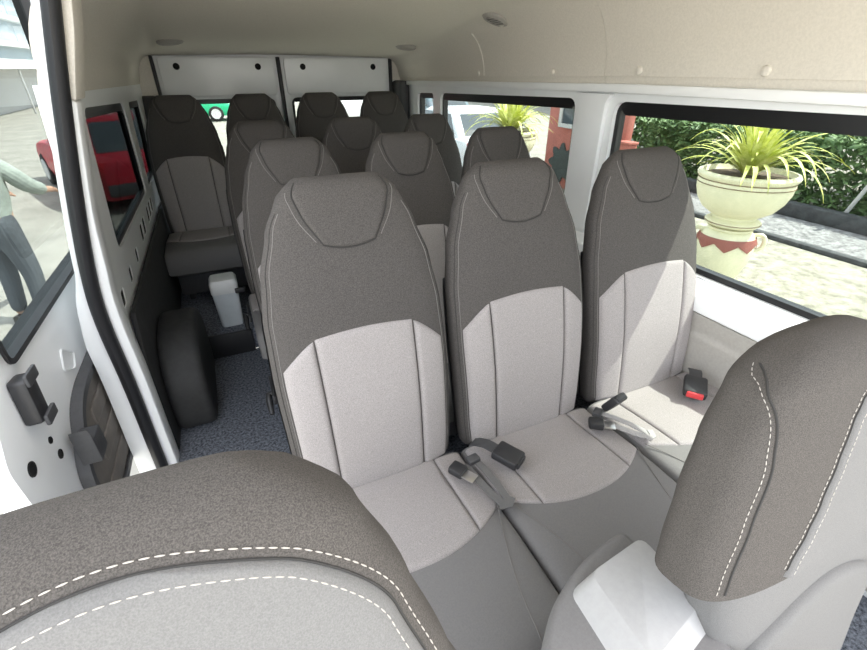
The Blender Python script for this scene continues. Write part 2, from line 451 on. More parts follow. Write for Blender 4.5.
# ------------------------------------------------------------------ front seats
WFL=[(0,.19),(.25,.225),(.50,.250),(.62,.240),(.72,.214),(.83,.189),(.92,.160),(.965,.132),(1,.098)]
WFR=[(0,.19),(.25,.22),(.42,.262),(.52,.262),(.62,.246),(.72,.224),(.83,.192),(.92,.150),(.965,.115),(1,.06)]
FRL=[(.0,.86),(.45,.90),(.77,.90),(.84,.88),(.91,.80),(.94,.66),(.953,.44),(.958,0)]
FRR=[(.0,.80),(.50,.68),(.57,.58),(.61,.50),(.66,.41),(.71,.34),(.785,.26),(.85,.17),(.885,.09),(.90,0)]
DF=[(0,.055),(.5,.072),(.75,.066),(1,.056)]
def front_seat(name,label,loc,tilt,L,z0,wk,loc_y,WF,FR,side_seam,tb):
    insert_arch=FR[-1][0]
    root=thing(name,label,'seat',loc,0)
    W=[(t,w*wk) for t,w in WF]
    B=Back(W,DF,L,tilt,loc_y,z0,n=3.3,belly=.0,cap=.055,sh=.72)
    up=B.body(tb,1,nt=40,na=72); bk=up.build('backrest',M['fab_front'],root)
    W2=[(t,w*wk*.74) for t,w in WF]; D2=[(t,d*.8) for t,d in DF]
    B2=Back(W2,D2,L,tilt,loc_y,z0,n=3.3,belly=.0,cap=.055)
    B2.body(0,tb+.03,nt=16).build('lower_back',M['fab_insert'],root)
    def hw(t):
        t=min(t,insert_arch)
        if FR is FRL:
            q=max(0,(t-.70)/(insert_arch-.70)); return B.wd(t)[0]*.90*math.sqrt(max(0,1-q**5))
        return B.wd(t)[0]*interp(FR,t)
    def fn(u,v):
        # vertical grid, arch follows the width law
        vv=math.sin(v*PI/2); a=2*(.5-.5*math.cos(PI*u))-1
        t=tb+.01+(insert_arch-.0005-tb-.01)*vv; x=a*hw(t)
        e=min((1-abs(a))*hw(t),(insert_arch-t)*L*.9)/.010; k=math.sqrt(max(0,1-(1-min(1,e))**2))
        return B.front(x,t,-.004+.010*k)
    MB().grid(fn,30,60).build('seat_panel',M['fab_insert'],bk)
    def arch(off,lift):
        half=[]
        for i in range(140):
            q=i/139; t=insert_arch-(insert_arch-tb-.02)*q**2.2; half.append((hw(t)+.0005,t*L))
        left=[(-x,z) for x,z in reversed(half)]; line=[Vector(p) for p in left+half[1:]]
        pts=[]
        for i,p in enumerate(line):
            d=(line[min(i+1,len(line)-1)]-line[max(i-1,0)]).normalized(); nrm=Vector((-d.y,d.x))
            q=p+nrm*off; t=min(q.y/L,.99); x=q.x
            lim=B.wd(t)[0]*.985; x=max(-lim,min(lim,x))
            pts.append(B.front(x,t,lift))
        return pts
    mb=MB(); dashes(mb,arch(.0065,.0005),.0056,.0024,.00055); dashes(mb,arch(-.008,.0060),.0056,.0024,.00050)
    mb.build('stitching',M['thread'],bk)
    g=MB(); g.tube(arch(.0,.0004),.0010,6)
    # side seams of the head block
    sm=MB()
    for sx in side_seam:
        def curve(da,lift):
            pts=[]
            for i in range(50):
                q=i/49; t=tb+.012+(.945-tb)*q
                a=math.radians(interp([(.5,-150),(.62,-143),(.712,-139),(.80,-137),(.846,-139),(.89,-148),(.936,-174),(.96,-184)],t))+da
                pts.append((a,t))
            for _ in range(14): pts=[pts[0]]+[((pts[i-1][0]+pts[i][0]*2+pts[i+1][0])/4,pts[i][1]) for i in range(1,len(pts)-1)]+[pts[-1]]
            return [B.ang(a if sx<0 else PI-a,t,lift) for a,t in pts]
        g.tube(curve(0,.0004),.0016,6)
        dashes(sm,curve(-.10,.0006),.0058,.0028,.00058)
    if side_seam: sm.build('side_stitching',M['thread'],bk)
    g.build('piping',M['seam'],bk)
    # lumbar cover lower down on the insert
    def lp(a,v):
        t=.06+(.43-.10*a*a)*v
        return (a*B2.wd(t)[0]*.8,t)
    B2.patch(lp,.012,nu=24,nv=24,hw=.16,hl=.3,edge=.014).build('lumbar_panel',M['fab_insert'],bk)
    # cushion below
    rings=cushion(root,.235*wk,-.47,.40,.25)
    rings=[[(x,y+loc_y-.06,z) for x,y,z in r] for r in rings]
    MB().loft(rings).build('cushion',M['fab_wrap'],root)
    mb=MB().box(-.2,.2,loc_y-.42,loc_y-.05,0,.26); mb.bevel(.02); mb.build('seat_base',M['plastic_dk'],root)
    return root
front_seat('front_seat','taupe front seat in the bottom left foreground, white stitched arch across its headrest',
           (-.112,0,0),math.radians(20),.80,.408,.99,.0,WFL,FRL,(),.45)
front_seat('front_seat','taupe front seat at the right edge, stitched side seam facing the camera',
           (.725,0,0),math.radians(13),.77,.345,1.08,.09,WFR,FRR,(-1,),.58)

# folded centre seat with a plastic tray on top
t=thing('folded_centre_seat','light grey centre seat with a pale plastic tray, between the two front seats','seat',(0,0,0))
outl=rpoly([(.20,-.18),(.272,.225),(.33,.278),(.42,.318),(.50,.332),(.54,.334),(.54,-.18)],.06,6)
mb=MB().prism(outl,lambda a,b:(a,b,.47),lambda a,b:(a,b,.668)); mb.bevel(.016)
pad=mb.build('backrest',M['fab_wrap'],t,seg=3)
mb=MB(); tp=rpoly([(.405,.150),(.412,.285),(.538,.298),(.538,.178)],.018,4)
top=[(a,b,.690) for a,b in tp]
cx,cy_=.475,.23
low=[]
for a,b in tp:
    dx=a-cx; dy=b-cy_
    if dx<0: dx=dx*2.1-.012
    else: dx*=1.02
    if dy<0: dy*=1.9
    low.append((cx+dx,cy_+dy,.645))
lower=[(p[0],p[1],.60) for p in low]
mb.loft([lower,low,top]); mb.bevel(.007); tray=mb.build('tray',M['plastic_tray'],pad,seg=3)
mb=MB().box(.23,.455,-.15,.10,.0,.475); mb.bevel(.02); mb.build('seat_base',M['plastic_dk'],t)

# ------------------------------------------------------------------ belts on the nearest row
def bow(o,x,y,z,rz,rx=0,ry=0):
    o.location=(x,y,z); o.rotation_euler=(rx,ry,rz); return o
ZC=.422
def buckle(label,x,y,z,rz,rx,red=False,group='black belt buckles'):
    r=thing('belt_buckle',label,'seat belt buckle',(x,y,z),rz,group); r.rotation_euler=(rx,0,rz)
    mb=MB().box(-.028,.028,-.04,.032,0,.026); mb.bevel(.007); b=mb.build('housing',M['plastic_blk'],r)
    mb=MB().box(-.020,.020,-.044,-.036,.004,.022); mb.bevel(.003); mb.build('release_button',M['red_btn'] if red else M['plastic_blk'],r)
    MB().ribbon([(0,.03,.010),(0,.06,.010),(0,.085,.0),(0,.10,-.012)],.016,.004).build('strap',M['plastic_dk'],r)
    return r
buckle('black belt buckle lying flat on the bench between the aisle seat and middle seat',.578,.755,ZC+.006,.5,0.05).scale=(1.12,1.12,1.1)
buckle('black belt buckle standing upright in the gap beside the planter window seat',0.993,.765,ZC+.045,.15,-1.05)
buckle('belt buckle with red release button at the window end of the bench',1.345,.750,ZC+.008,-.9,.1,red=True).scale=(1.3,1.3,1.25)
def lap(label,x,y,z,rz,wm):
    r=thing('lap_belt',label,'seat belt',(x,y,z),rz,'loose lap belts')
    # webbing: a folded narrow loop running forward
    w=MB()
    w.ribbon([(-.014,.05,.004),(-.016,.0,.006),(-.015,-.05,.006),(-.010,-.10,.005),(-.002,-.118,.004)],.010,.003)
    w.ribbon([(.020,.045,.006),(.020,.0,.008),(.018,-.05,.008),(.012,-.10,.006),(.004,-.116,.005)],.010,.003)
    w.ribbon([(-.022,-.112,.007),(.004,-.122,.008),(.024,-.108,.008)],.009,.003)
    w.build('webbing',wm,r)
    mb=MB().box(-.050,-.012,.030,.075,.006,.030,Matrix.Rotation(.4,4,'Z')); mb.bevel(.006); mb.build('tongue_grip',M['plastic_blk'],r)
    mb=MB().box(-.048,-.016,-.004,.034,.016,.0195,Matrix.Rotation(.4,4,'Z')); mb.bevel(.001); mb.build('tongue',M['metal'],r)
    mb=MB().box(-.008,.030,.035,.062,.004,.022); mb.bevel(.005); mb.build('adjuster',M['plastic_dk'],r)
    return r
lap('loose black lap belt with metal tongue on the bench between aisle seat and middle seat',.480,.735,ZC,.12,M['web'])
lap('loose pale lap belt with metal tongue lying in the sunlight near the window seat',.965,.745,ZC,.55,M['web_lt'])

# ------------------------------------------------------------------ van shell
XR,XL,YR=1.525,-.415,3.95
def wl(x): return lambda a,b:(x,a,b)
W1=rpoly([(.10,.735),(1.528,.735),(1.542,1.285),(.10,1.305)],.055)
W2=rpoly([(1.765,.735),(3.20,.715),(3.20,1.250),(1.78,1.285)],.05)
W3=rpoly([(3.32,.72),(3.61,.715),(3.61,1.235),(3.32,1.245)],.03)
wr=holed('wall_right',[(-.45,0),(3.95,0),(3.95,1.36),(-.45,1.36)],[W1,W2,W3],wl(XR),wl(XR+.055),M['white']); struct(wr)
def win(n,hole,x,xo,gm,thin,top,wl=wl):
    inner=inset(hole,lambda q: top if q.y<-.7 else thin)
    f=ring('window_%d'%n,hole,inner,wl(x),wl(xo),M['frit']); struct(f)
    mb=MB().prism(inset(inner,-.012),wl(x+(xo-x)*.45),wl(x+(xo-x)*.75))
    mb.build('glass_pane',gm,f,smooth=False)
win(1,W1,XR+.018,XR+.05,M['glass'],.020,.050)
win(2,W2,XR+.018,XR+.05,M['glass'],.024,.045)
win(3,W3,XR+.018,XR+.05,M['glass'],.030,.035)
# raised pillar between the two big windows, sill and lower trim
def prof(poly,y0,y1): return MB().prism(poly,lambda a,b:(a,y0,b),lambda a,b:(a,y1,b))
mb=MB().prism(rpoly([(1.575,.40),(1.735,.40),(1.735,1.28),(1.77,1.31),(1.545,1.31),(1.575,1.28)],.02),wl(XR-.001),wl(XR-.022)); mb.bevel(.010)
struct(mb.build('trim_1',M['white'],seg=3))
mb=prof([(XR-.001,.730),(XR-.020,.726),(XR-.062,.690),(XR-.066,.635),(XR-.001,.635)],-.40,3.9); mb.bevel(.006)
struct(mb.build('trim_2',M['white'],seg=3))
mb=prof([(XR-.001,.630),(XR-.058,.630),(XR-.052,.58),(XR-.052,.56),(XR-.060,.545),(XR-.045,.06),(XR-.001,.02)],-.40,3.85); mb.bevel(.006)
struct(mb.build('trim_3',M['plastic_side'],seg=2))
mb=MB().loft([[(XR-.04,y,z-.028),(XR-.001,y,z-.028),(XR-.001,y,z+.004),(XR-.04,y,z+.004)] for y,z in ((-.40,1.345),(1.5,1.345),(3.75,1.314))]); mb.bevel(.008); struct(mb.build('trim_4',M['white']))

# left wall behind the sliding door opening, leaning inwards towards the roof
def wll(x): return lambda a,b:(x+.083*(b-.7),a,b)
L1=rpoly([(1.96,.800),(3.10,.775),(2.93,1.250),(1.97,1.285)],.06)
L2=rpoly([(3.28,.775),(3.74,.765),(3.66,1.225),(3.14,1.240)],.04)
slots=[rrect(a,b,.665,.715,.012,3) for a,b in ((2.40,2.47),(2.52,2.60),(2.66,2.74),(3.02,3.10),(1.98,2.03),(2.16,2.21))]
slots=[rrect(2.56+d,2.64+d,.640,.725,.010,3) for d in (.0,.12,.36,.48,.60)]+[rrect(y,y+.06,.63,.695,.010,3) for y in (1.80,2.04,2.28)]
wlft=holed('wall_left',[(1.63,0),(3.95,0),(3.95,1.36),(1.63,1.36)],[L1,L2]+slots,wll(XL),wll(XL-.035),M['white']); struct(wlft)
for q in slots:
    MB().prism(inset(q,-.0005),wll(XL-.004),wll(XL-.020)).build('slot',M['hole'],wlft,smooth=False)
win(4,L1,XL-.008,XL-.034,M['glass_tint'],.022,.035,wll)
win(5,L2,XL-.008,XL-.034,M['glass_tint'],.024,.035,wll)
mb=MB().prism([(1.70,.0),(3.90,.0),(3.90,.60),(1.80,.612),(1.70,.40)],wl(XL+.001),wl(XL+.022)); mb.bevel(.008)
struct(mb.build('trim_6',M['dark_panel']))
# pillar behind the door opening: white flange, black rubber seal
path=[(-.446,-.05),(-.443,.20),(-.440,.45),(-.442,.69),(-.428,.85),(-.389,1.07),(-.334,1.33),(-.284,1.54),(-.25,1.68),(-.235,1.74)]
path=[(p.x,p.z) for p in smoothp([Vector((x,0,z)) for x,z in path],5)]
def sw(off0,off1,y0,y1,z0=-1,z1=9):
    rings=[]
    for i,(x,z) in enumerate(path):
        if not z0<=z<=z1: continue
        a=Vector(path[max(i-1,0)]); b=Vector(path[min(i+1,len(path)-1)]); tt=(b-a).normalized(); nn=Vector((tt.y,-tt.x))
        p=Vector((x,z)); A=p+nn*off0(z); B_=p+nn*off1(z)
        rings.append([(A.x,y0,A.y),(B_.x,y0,B_.y),(B_.x,y1,B_.y),(A.x,y1,A.y)])
    return rings
def fz(tab): return lambda z: interp(tab,max(tab[0][0],min(tab[-1][0],z)))
fl_=fz([(0,-.082),(.60,-.075),(.72,-.060),(.85,-.037),(1.2,-.038),(1.5,-.041)])
in_=fz([(0,.050),(.5,.048),(.85,.046),(1.05,.034),(1.33,.030),(1.5,.040)])
mb=MB().loft(sw(fl_,lambda z:-.018,1.592,1.635)); mb.bevel(.007); struct(mb.build('trim_7',M['white']))
mb=MB().loft(sw(lambda z:-.025,in_,1.60,1.69,-1,1.335)); mb.bevel(.009); struct(mb.build('trim_8',M['white']))
mb=MB().loft(sw(lambda z:-.025,in_,1.60,1.72,1.325)); mb.bevel(.009); struct(mb.build('trim_13',M['liner']))
rings=[]
for i,(x,z) in enumerate(path):
    a=Vector(path[max(i-1,0)]); b=Vector(path[min(i+1,len(path)-1)]); tt=(b-a).normalized(); nn=Vector((tt.y,-tt.x))
    rings.append([(x+nn.x*.0235*math.cos(2*PI*k/16)*(1-.12*math.cos(4*PI*k/16)),1.585+.022*math.sin(2*PI*k/16)*(1-.25*math.cos(4*PI*k/16)),z+nn.y*.0235*math.cos(2*PI*k/16)) for k in range(16)])
tag(MB().loft(rings).build('door_seal',M['rubber']),'black rubber seal running down the edge of the side door opening','door seal')

# sliding door, pushed back outside the body
XD=-.562
def wd_(x): return lambda a,b:(x+(a-1.2)*.015,a,b)
DH=rpoly([(1.235,.765),(2.62,.765),(2.62,1.72),(1.25,1.74)],.04)
outer=rpoly([(1.06,.12),(2.69,.12),(2.69,1.80),(1.19,1.82),(1.13,.80),(1.03,.62)],.03)
door=holed('door_1',outer,[DH],wd_(XD),wd_(XD-.055),M['white'],bevel=.004); struct(door,'white sliding side door pushed partly open')
inn=inset(DH,.015)
ring('window_frame',DH,inn,wd_(XD+.006),wd_(XD-.05),M['rubber'],door)
MB().prism(inset(inn,-.01),wd_(XD-.022),wd_(XD-.028)).build('glass_pane',M['glass_door'],door,smooth=False)
cp=rpoly([(1.27,.13),(2.36,.13),(2.36,.535),(1.50,.525),(1.40,.50),(1.27,.36)],.05)
mb=MB().prism(cp,wd_(XD+.001),wd_(XD+.024)); mb.bevel(.008); card=mb.build('door_card',M['card'],door,seg=3)
mb=MB()
for i,z in enumerate((.42,.30,.19)):
    mb.prism(rpoly([(1.46-.05*i,z-.03),(2.28,z-.03),(2.28,z+.045),(1.46-.05*i,z+.035)],.02),wd_(XD+.022),wd_(XD+.030))
mb.bevel(.004); mb.build('card_rib',M['card'],card)
ring('card_edge',inset(cp,-.012),inset(cp,.012),wd_(XD+.001),wd_(XD+.034),M['plastic_dk'],card)
mb=MB().prism(rpoly([(1.165,.635),(1.225,.630),(1.240,.750),(1.180,.758)],.012),wd_(XD+.001),wd_(XD+.040)); mb.bevel(.008); bp=mb.build('door_buffer',M['plastic_blk'],door)
mb=MB().prism(rpoly([(1.18,.735),(1.245,.733),(1.248,.764),(1.18,.768)],.006),wd_(XD+.038),wd_(XD+.046)); mb.bevel(.003); mb.build('buffer_cap',M['plastic_dk'],bp)
mb=MB().prism(rpoly([(1.175,.620),(1.238,.618),(1.240,.648),(1.175,.650)],.006),wd_(XD+.038),wd_(XD+.048)); mb.bevel(.003); mb.build('buffer_cap',M['plastic_dk'],bp)
mb=MB().prism([(1.265,.395),(1.345,.395),(1.345,.475),(1.275,.475),(1.265,.52)],wd_(XD+.024),wd_(XD+.075)); mb.bevel(.006); mb.build('roller_bracket',M['plastic_dk'],door)
for a,b,r in ((1.105,.555,.016),(1.245,.475,.011),(1.235,.535,.008)):
    MB().lathe([(r*1.25,0),(r*1.25,.003),(r,.004),(r*.9,.0015)],20).build('grommet',M['hole'],door)
    o=door.children[-1] if False else [c for c in door.children if c.name.startswith('grommet')][-1]
    o.location=(XD+(a-1.2)*.015,a,b); o.rotation_euler=(0,PI/2,0)
pts=[wd_(XD+.003)(a,b) for a,b in rpoly([(1.48,.60),(1.52,.655),(1.60,.60),(1.56,.56)],.015,4)]
MB().tube(pts,.003,6,closed=True).build('pull_recess',M['white'],door)

# floor, step, rear wall and doors
struct(MB().box(-.44,1.58,-.60,2.40,-.05,0).build('floor',M['carpet'],smooth=False))
mb=MB().box(XL+.024,XR-.064,2.40,3.93,0.0,.135); mb.bevel(.012); struct(mb.build('floor_step',M['carpet']))
mb=MB().box(XL+.024,-.02,2.375,2.40,0.0,.138); mb.bevel(.006); struct(mb.build('trim_9',M['plastic_blk']))
def ry(y): return lambda a,b:(a,y,b)
for i,(x0,x1) in enumerate(((-.25,.543),(.572,1.415))):
    h=rpoly([(x0+.045,.66),(x1-.045,.66),(x1-.045,1.205),(x0+.045,1.205)],.05)
    d=holed('door_%d'%(i+2),[(x0,.15),(x1,.15),(x1,1.474),(x0,1.474)],[h],ry(YR),ry(YR+.06),M['white'],bevel=.003); struct(d)
    inn=inset(h,lambda q:.030 if q.y<-.7 else .018)
    ring('window_frame',h,inn,ry(YR+.006),ry(YR+.05),M['frit'],d)
    MB().prism(inset(inn,-.01),ry(YR+.028),ry(YR+.034)).build('glass_pane',M['glass'],d,smooth=False)
    mb=MB().prism(rpoly([(x0+.02,1.225),(x1-.02,1.225),(x1-.02,1.470),(x0+.02,1.470)],.03),ry(YR-.001),ry(YR-.014)); mb.bevel(.008)
    p=mb.build('inner_panel',M['white'],d,seg=3)
    for hx in ((-.12,.41),(.73,1.28))[i]:
        o=MB().lathe([(.021,0),(.021,.002),(.017,.003),(.015,.001)],20).build('panel_hole',M['hole'],p); o.location=(hx,YR-.014,1.41); o.rotation_euler=(PI/2,0,0)
mb=MB().box(-.272,-.252,YR-.025,YR+.05,.15,1.472).box(.546,.569,YR-.025,YR+.05,.15,1.472).box(1.418,1.438,YR-.025,YR+.05,.15,1.472); mb.bevel(.004)
struct(mb.build('trim_10',M['rubber']))
mb=MB().box(XL+.001,-.275,YR-.07,YR+.03,.14,1.235); mb.bevel(.03); struct(mb.build('trim_11',M['plastic_dk'],seg=3))
mb=MB().box(1.441,XR-.001,YR-.19,YR+.03,.14,1.315); mb.bevel(.03); struct(mb.build('trim_12',M['plastic_dk'],seg=3))
# closing strips of the back wall
mb=MB().box(XL-.05,-.275,YR+.031,YR+.08,-.1,1.6).box(1.44,XR+.05,YR+.031,YR+.08,-.1,1.6).box(-.274,1.4395,YR+.062,YR+.10,1.22,1.62).box(-.274,1.4395,YR+.062,YR+.10,-.1,.64)
struct(mb.build('wall_rear',M['white'],smooth=False))
mb=MB().box(XL-.05,-.2725,YR-.012,YR+.03,1.2355,1.60).box(1.4385,XR+.05,YR-.012,YR+.03,1.3155,1.60); struct(mb.build('trim_14',M['liner'],smooth=False))

# headliner
def H(y):
    tab=[(-.6,1.74),(0,1.735),(1.2,1.70),(2.2,1.635),(3.1,1.545),(3.6,1.495),(3.95,1.475)]
    for (a,x),(b,z) in zip(tab,tab[1:]):
        if y<=b: return x+(z-x)*max(0,(y-a)/(b-a))
    return tab[-1][1]
def liner_pts(y,left=True):
    h=H(y); p=[]
    kk=min(1,max(0,(y-1.5)/2.3)); zb=1.345-.032*kk
    rr=.24-.12*kk
    p.append((XR-.012,zb)); p.append((XR-.020,zb+.03))
    for k in range(15):
        a=PI/2*k/14; p.append((XR-.028-rr*(1-math.cos(a)), zb+.03+(h-zb-.03)*(math.sin(a))))
    x1=(XL+.015 if left else -.22); rl=.34-.24*kk; ll=.052*(1-kk*.1) if left else 0; x1=x1+ll
    n=16; xa=XR-.028-rr; xb=x1+rl if left else -.22
    for k in range(1,n): p.append((xa+(xb-xa)*k/n, h+.012*math.sin(PI*k/n)))
    if left:
        for k in range(15):
            a=PI/2*(1-k/14); p.append((x1+rl*(1-math.cos(a)), zb+.03+(h-zb-.03)*math.sin(a)))
        p.append((x1-.004,zb+.02)); p.append((x1-.010,zb-.005))
    else: p.append((xb,h-.02))
    return p
def liner(y0,y1,n,left):
    rings=[]
    for i in range(n+1):
        y=y0+(y1-y0)*i/n; q=liner_pts(y,left)
        up=[(x+(.018 if x>1.2 else (-.018 if (x<-.1 and left) else 0)), z+.02) for x,z in reversed(q)]
        rings.append([(x,y,z) for x,z in q]+[(x,y,z) for x,z in up])
    return rings
ce=MB().loft(liner(1.60,4.05,26,True)).build('ceiling',M['liner'],angle=60); struct(ce)
cf=MB().loft(liner(-.16,1.598,14,False)).build('ceiling_front',M['liner'],angle=60); struct(cf)
# seam bead and clips on the side of the headliner
def lz(x):  # height on the right cove for a given x at y
    return None
def cove(a,y,off=.001):
    h=H(y); k=min(1,max(0,(y-1.5)/2.3)); zb=1.345-.032*k; rr=.24-.12*k
    return Vector((XR-.028-rr*(1-math.cos(a))-off*math.cos(a), y, zb+.03+(h-zb-.03)*math.sin(a)-off*math.sin(a)))
MB().tube([cove(.02+1.0*i/16,2.56) for i in range(17)],.004,6).build('seam_bead',M['liner'],ce)
for y,par in ((.95,cf),(1.42,cf),(1.93,ce),(2.62,ce)):
    o=MB().lathe([(.015,0),(.015,.003),(.012,.008),(.006,.010),(.001,.0105)],20).build('trim_clip',M['liner'],par)
    o.location=cove(.06,y); o.rotation_euler=(0,-PI/2,0)
# air vents on the ceiling
def vent(label,p,nrm,rx,ry_):
    r=thing('ceiling_vent',label,'air vent',p,0,'round ceiling vents')
    r.rotation_euler=Vector(nrm).to_track_quat('Z','Y').to_euler()
    MB().lathe([(.070,-.004),(.070,.004),(.062,.012),(.050,.014),(.046,.008)],28).build('bezel',M['plastic_side'],r)
    MB().lathe([(.046,.002),(.045,.009),(.001,.010)],24).build('core',M['plastic_dk'],r)
    mb=MB()
    for k in range(5): mb.box(-.042+.0*k,.042,-.034+.017*k-.003,-.034+.017*k+.003,.009,.013)
    mb.bevel(.001); mb.build('slat',M['plastic_side'],r)
vent('round grey ceiling vent nearest the camera, high on the right side',cove(1.18,2.26),(-.35,0,-.95),0,0)
vent('small round ceiling vent above the right end of the rear row',Vector((1.305,3.28,H(3.28)-.001)),(-.12,-.1,-1),0,0)
vent('round ceiling vent above the left end of the rear row',Vector((-.10,3.28,H(3.28)+.002)),(.1,-.1,-1),0,0)

# white bin, wheel arch cover
b=thing('waste_bin','small white plastic bin with a flip lid standing at the end of the aisle','bin',(-.108,2.515,.136))
def rr_ring(hx,hy,z,r=.018): return [(x,y,z) for x,y in rrect(-hx,hx,-hy,hy,r,4)]
MB().loft([rr_ring(.052,.050,0),rr_ring(.057,.055,.01),rr_ring(.066,.063,.20),rr_ring(.067,.064,.205)]).build('body',M['bin_blue'],b)
lid=MB().loft([rr_ring(.069,.066,.206),rr_ring(.070,.067,.215),rr_ring(.070,.067,.262),rr_ring(.060,.058,.280),rr_ring(.040,.04,.284)]).build('lid',M['bin'],b)
mb=MB().box(.050,.10,-.080,-.066,.205,.232); mb.bevel(.004); mb.build('latch',M['plastic_blk'],b)
mb=MB().prism(rpoly([(1.78,.0),(2.36,.0),(2.36,.30),(2.20,.43),(1.92,.43),(1.78,.28)],.09,6),wl(XL+.024),wl(-.235)); mb.bevel(.030)
tag(mb.build('wheel_arch_cover',M['dark_panel'],seg=4),'black moulded wheel arch cover along the left wall beside the aisle','wheel arch')

# ------------------------------------------------------------------ outside
struct(MB().box(-60,60,-30,90,GZ-.2,GZ).build('ground',M['ground'],smooth=False))
struct(MB().box(2.6,6.85,-8,7.2,GZ,GZ+.012).build('ground_gravel',M['sand'],smooth=False))
struct(MB().box(7.0,8.25,-10,9.0,GZ,GZ+.015).build('path_strip',M['gravel'],smooth=False))
mb=MB().box(6.86,6.99,-10,9.0,GZ,GZ+.07); mb.bevel(.02); tag(mb.build('kerb',M['kerb']),'low dark kerb edging the pale gravel in front of the grey path','kerb','kerbs along the path')
mb=MB().box(8.26,8.48,-10,9.0,GZ,GZ+.22); mb.bevel(.03); tag(mb.build('kerb',M['kerb']),'tall dark kerb below the hedge at the far side of the grey path','kerb','kerbs along the path')

def planter(label,loc,rz=0):
    r=thing('planter_urn',label,'planter',loc,rz,'glazed planter urns')
    ped=MB().lathe([(.20,0),(.215,.02),(.215,.05),(.20,.06),(.225,.14),(.262,.27),(.285,.40),(.278,.50),(.245,.565),(.215,.59),(.20,.60),(.215,.615),(.215,.63),(.16,.64)],40).build('pedestal',M['urn'],r)
    # zigzag band
    rings_o=[]
    n=64; vs=[];fs=[]
    def rad(z): return interp([(0,.262),(.13,.285),(.23,.278),(.295,.245),(.32,.215)],z-.27)
    for k in range(n):
        a=2*PI*k/n; zz=.545; lo=.485-.055*(1-abs((k%8)-4)/4) if True else 0
        lo=.49-.075*(abs((k%8)-4)/4)
        for z in (lo,(lo+zz)/2,zz):
            q=rad(z)+.013; vs.append((q*math.cos(a),q*math.sin(a),z))
    for k in range(n):
        j=(k+1)%n
        for i in range(2): fs.append((k*3+i,j*3+i,j*3+i+1,k*3+i+1))
    MB().add(vs,fs).build('zigzag_band',M['urn_red'],ped)
    for sx in (-1,1):
        MB().tube(smoothp([Vector((0,sx*.262,.40)),Vector((0,sx*.335,.44)),Vector((0,sx*.345,.53)),Vector((0,sx*.30,.575)),Vector((0,sx*.225,.56))]),.022,8).build('handle',M['urn'],ped)
    bowl=MB().lathe([(.15,.64),(.24,.655),(.262,.675),(.262,.70),(.24,.715),(.205,.73),(.205,.755),(.25,.775),(.33,.83),(.395,.92),(.43,1.02),(.437,1.10),(.43,1.13),(.452,1.15),(.458,1.175),(.445,1.195),(.415,1.20),(.405,1.17),(.39,1.15)],56).build('bowl',M['urn'],r)
    mb=MB()
    for z in (1.085,1.125): 
        q=.4385 if z<1.1 else .4335
        mb.tube([(q*math.cos(2*PI*k/48),q*math.sin(2*PI*k/48),z) for k in range(48)],.005,6,closed=True)
    mb.tube([(.264*math.cos(2*PI*k/40),.264*math.sin(2*PI*k/40),.688) for k in range(40)],.005,6,closed=True)
    mb.build('glaze_line',M['urn_band'],bowl)
    MB().lathe([(.40,1.11),(.398,1.15),(.2,1.165),(.001,1.17)],32).build('soil',M['soil'],r)
    return r
def spider_plant(label,loc,seed):
    rd=random.Random(seed); mb=MB()
    for i in range(105):
        a=rd.uniform(0,2*PI); L=rd.uniform(.42,.90); el=math.radians(rd.uniform(32,86)); w=rd.uniform(.018,.030)
        d=Vector((math.cos(a),math.sin(a),0)); side=Vector((-d.y,d.x,0))
        p=d*rd.uniform(0,.06); v=d*math.cos(el)+Vector((0,0,1))*math.sin(el); n=11; vs=[]
        bend=rd.uniform(1.5,3.0)
        for k in range(n+1):
            q=k/n; ww=w*(1-q**3)*(.6+.4*min(1,q*5))+.001
            up=v.cross(side).normalized()
            vs+=[p-side*ww+up*.004,p,p+side*ww+up*.004]
            p=p+v*(L/n); v=(v+Vector((0,0,-1))*bend*(L/n)*(.4+q*1.6)).normalized()
        fs=[(k*3+j,k*3+j+1,k*3+j+4,k*3+j+3) for k in range(n) for j in range(2)]
        mb.add(vs,fs)
    o=thing('spider_plant',label,'plant',loc,0,'spider plants in urns')
    mb.build('foliage',M['leaf_y'],o)
    MB().lathe([(.05,0),(.06,.03),(.035,.09),(.001,.12)],12).build('crown',M['leaf_g'],o)
    return o
P1=(4.88,2.95,GZ)
planter('large cream glazed urn on a zigzag pedestal outside the nearest right window',P1,.62)
spider_plant('spider plant with arching yellow-green leaves filling the urn outside the nearest window',(P1[0],P1[1],GZ+1.165),3)
P2=(4.62,6.92,GZ)
planter('cream urn outside the second right window, half hidden by seat heads',P2,.62)
spider_plant('spider plant seen through the second right window above a dark headrest',(P2[0],P2[1],GZ+1.165),5).scale=(1.1,1.1,1.0)

# brick red gate pillar with iron flower
g=thing('red_gate_pillar','brick red masonry pillar with a dark iron flower outside the second right window','pillar',(6.2,0,GZ))
mb=MB().box(0,.15,5.90,7.95,0,2.6); mb.bevel(.02); mb.build('shaft',M['brick'],g)
mb=MB().box(-.14,.05,5.66,6.6,0,1.03); mb.bevel(.02); mb.build('plinth',M['brick'],g)
mb=MB().box(-.16,.05,5.64,6.62,1.03,1.07); mb.bevel(.01); mb.build('coping',M['brick'],g)
fl=[]
for k in range(96):
    a=2*PI*k/96; q=.32+.06*math.cos(8*a); fl.append((7.40+q*math.cos(a),.47+q*math.sin(a)))
mb=MB().prism(fl,lambda a,b:(-.002,a,b),lambda a,b:(-.03,a,b)); em=mb.build('iron_flower',M['emblem'],g)
wf=MB().box(-.02,.0,6.9,7.56,1.10,1.82); 
fo=rrect(6.9,7.60,1.12,1.85,.01,2); fi=rrect(6.98,7.52,1.19,1.78,.01,2)
fr=ring('window_frame',fo,fi,lambda a,b:(-.045,a,b),lambda a,b:(-.001,a,b),M['frame_gr'],g)
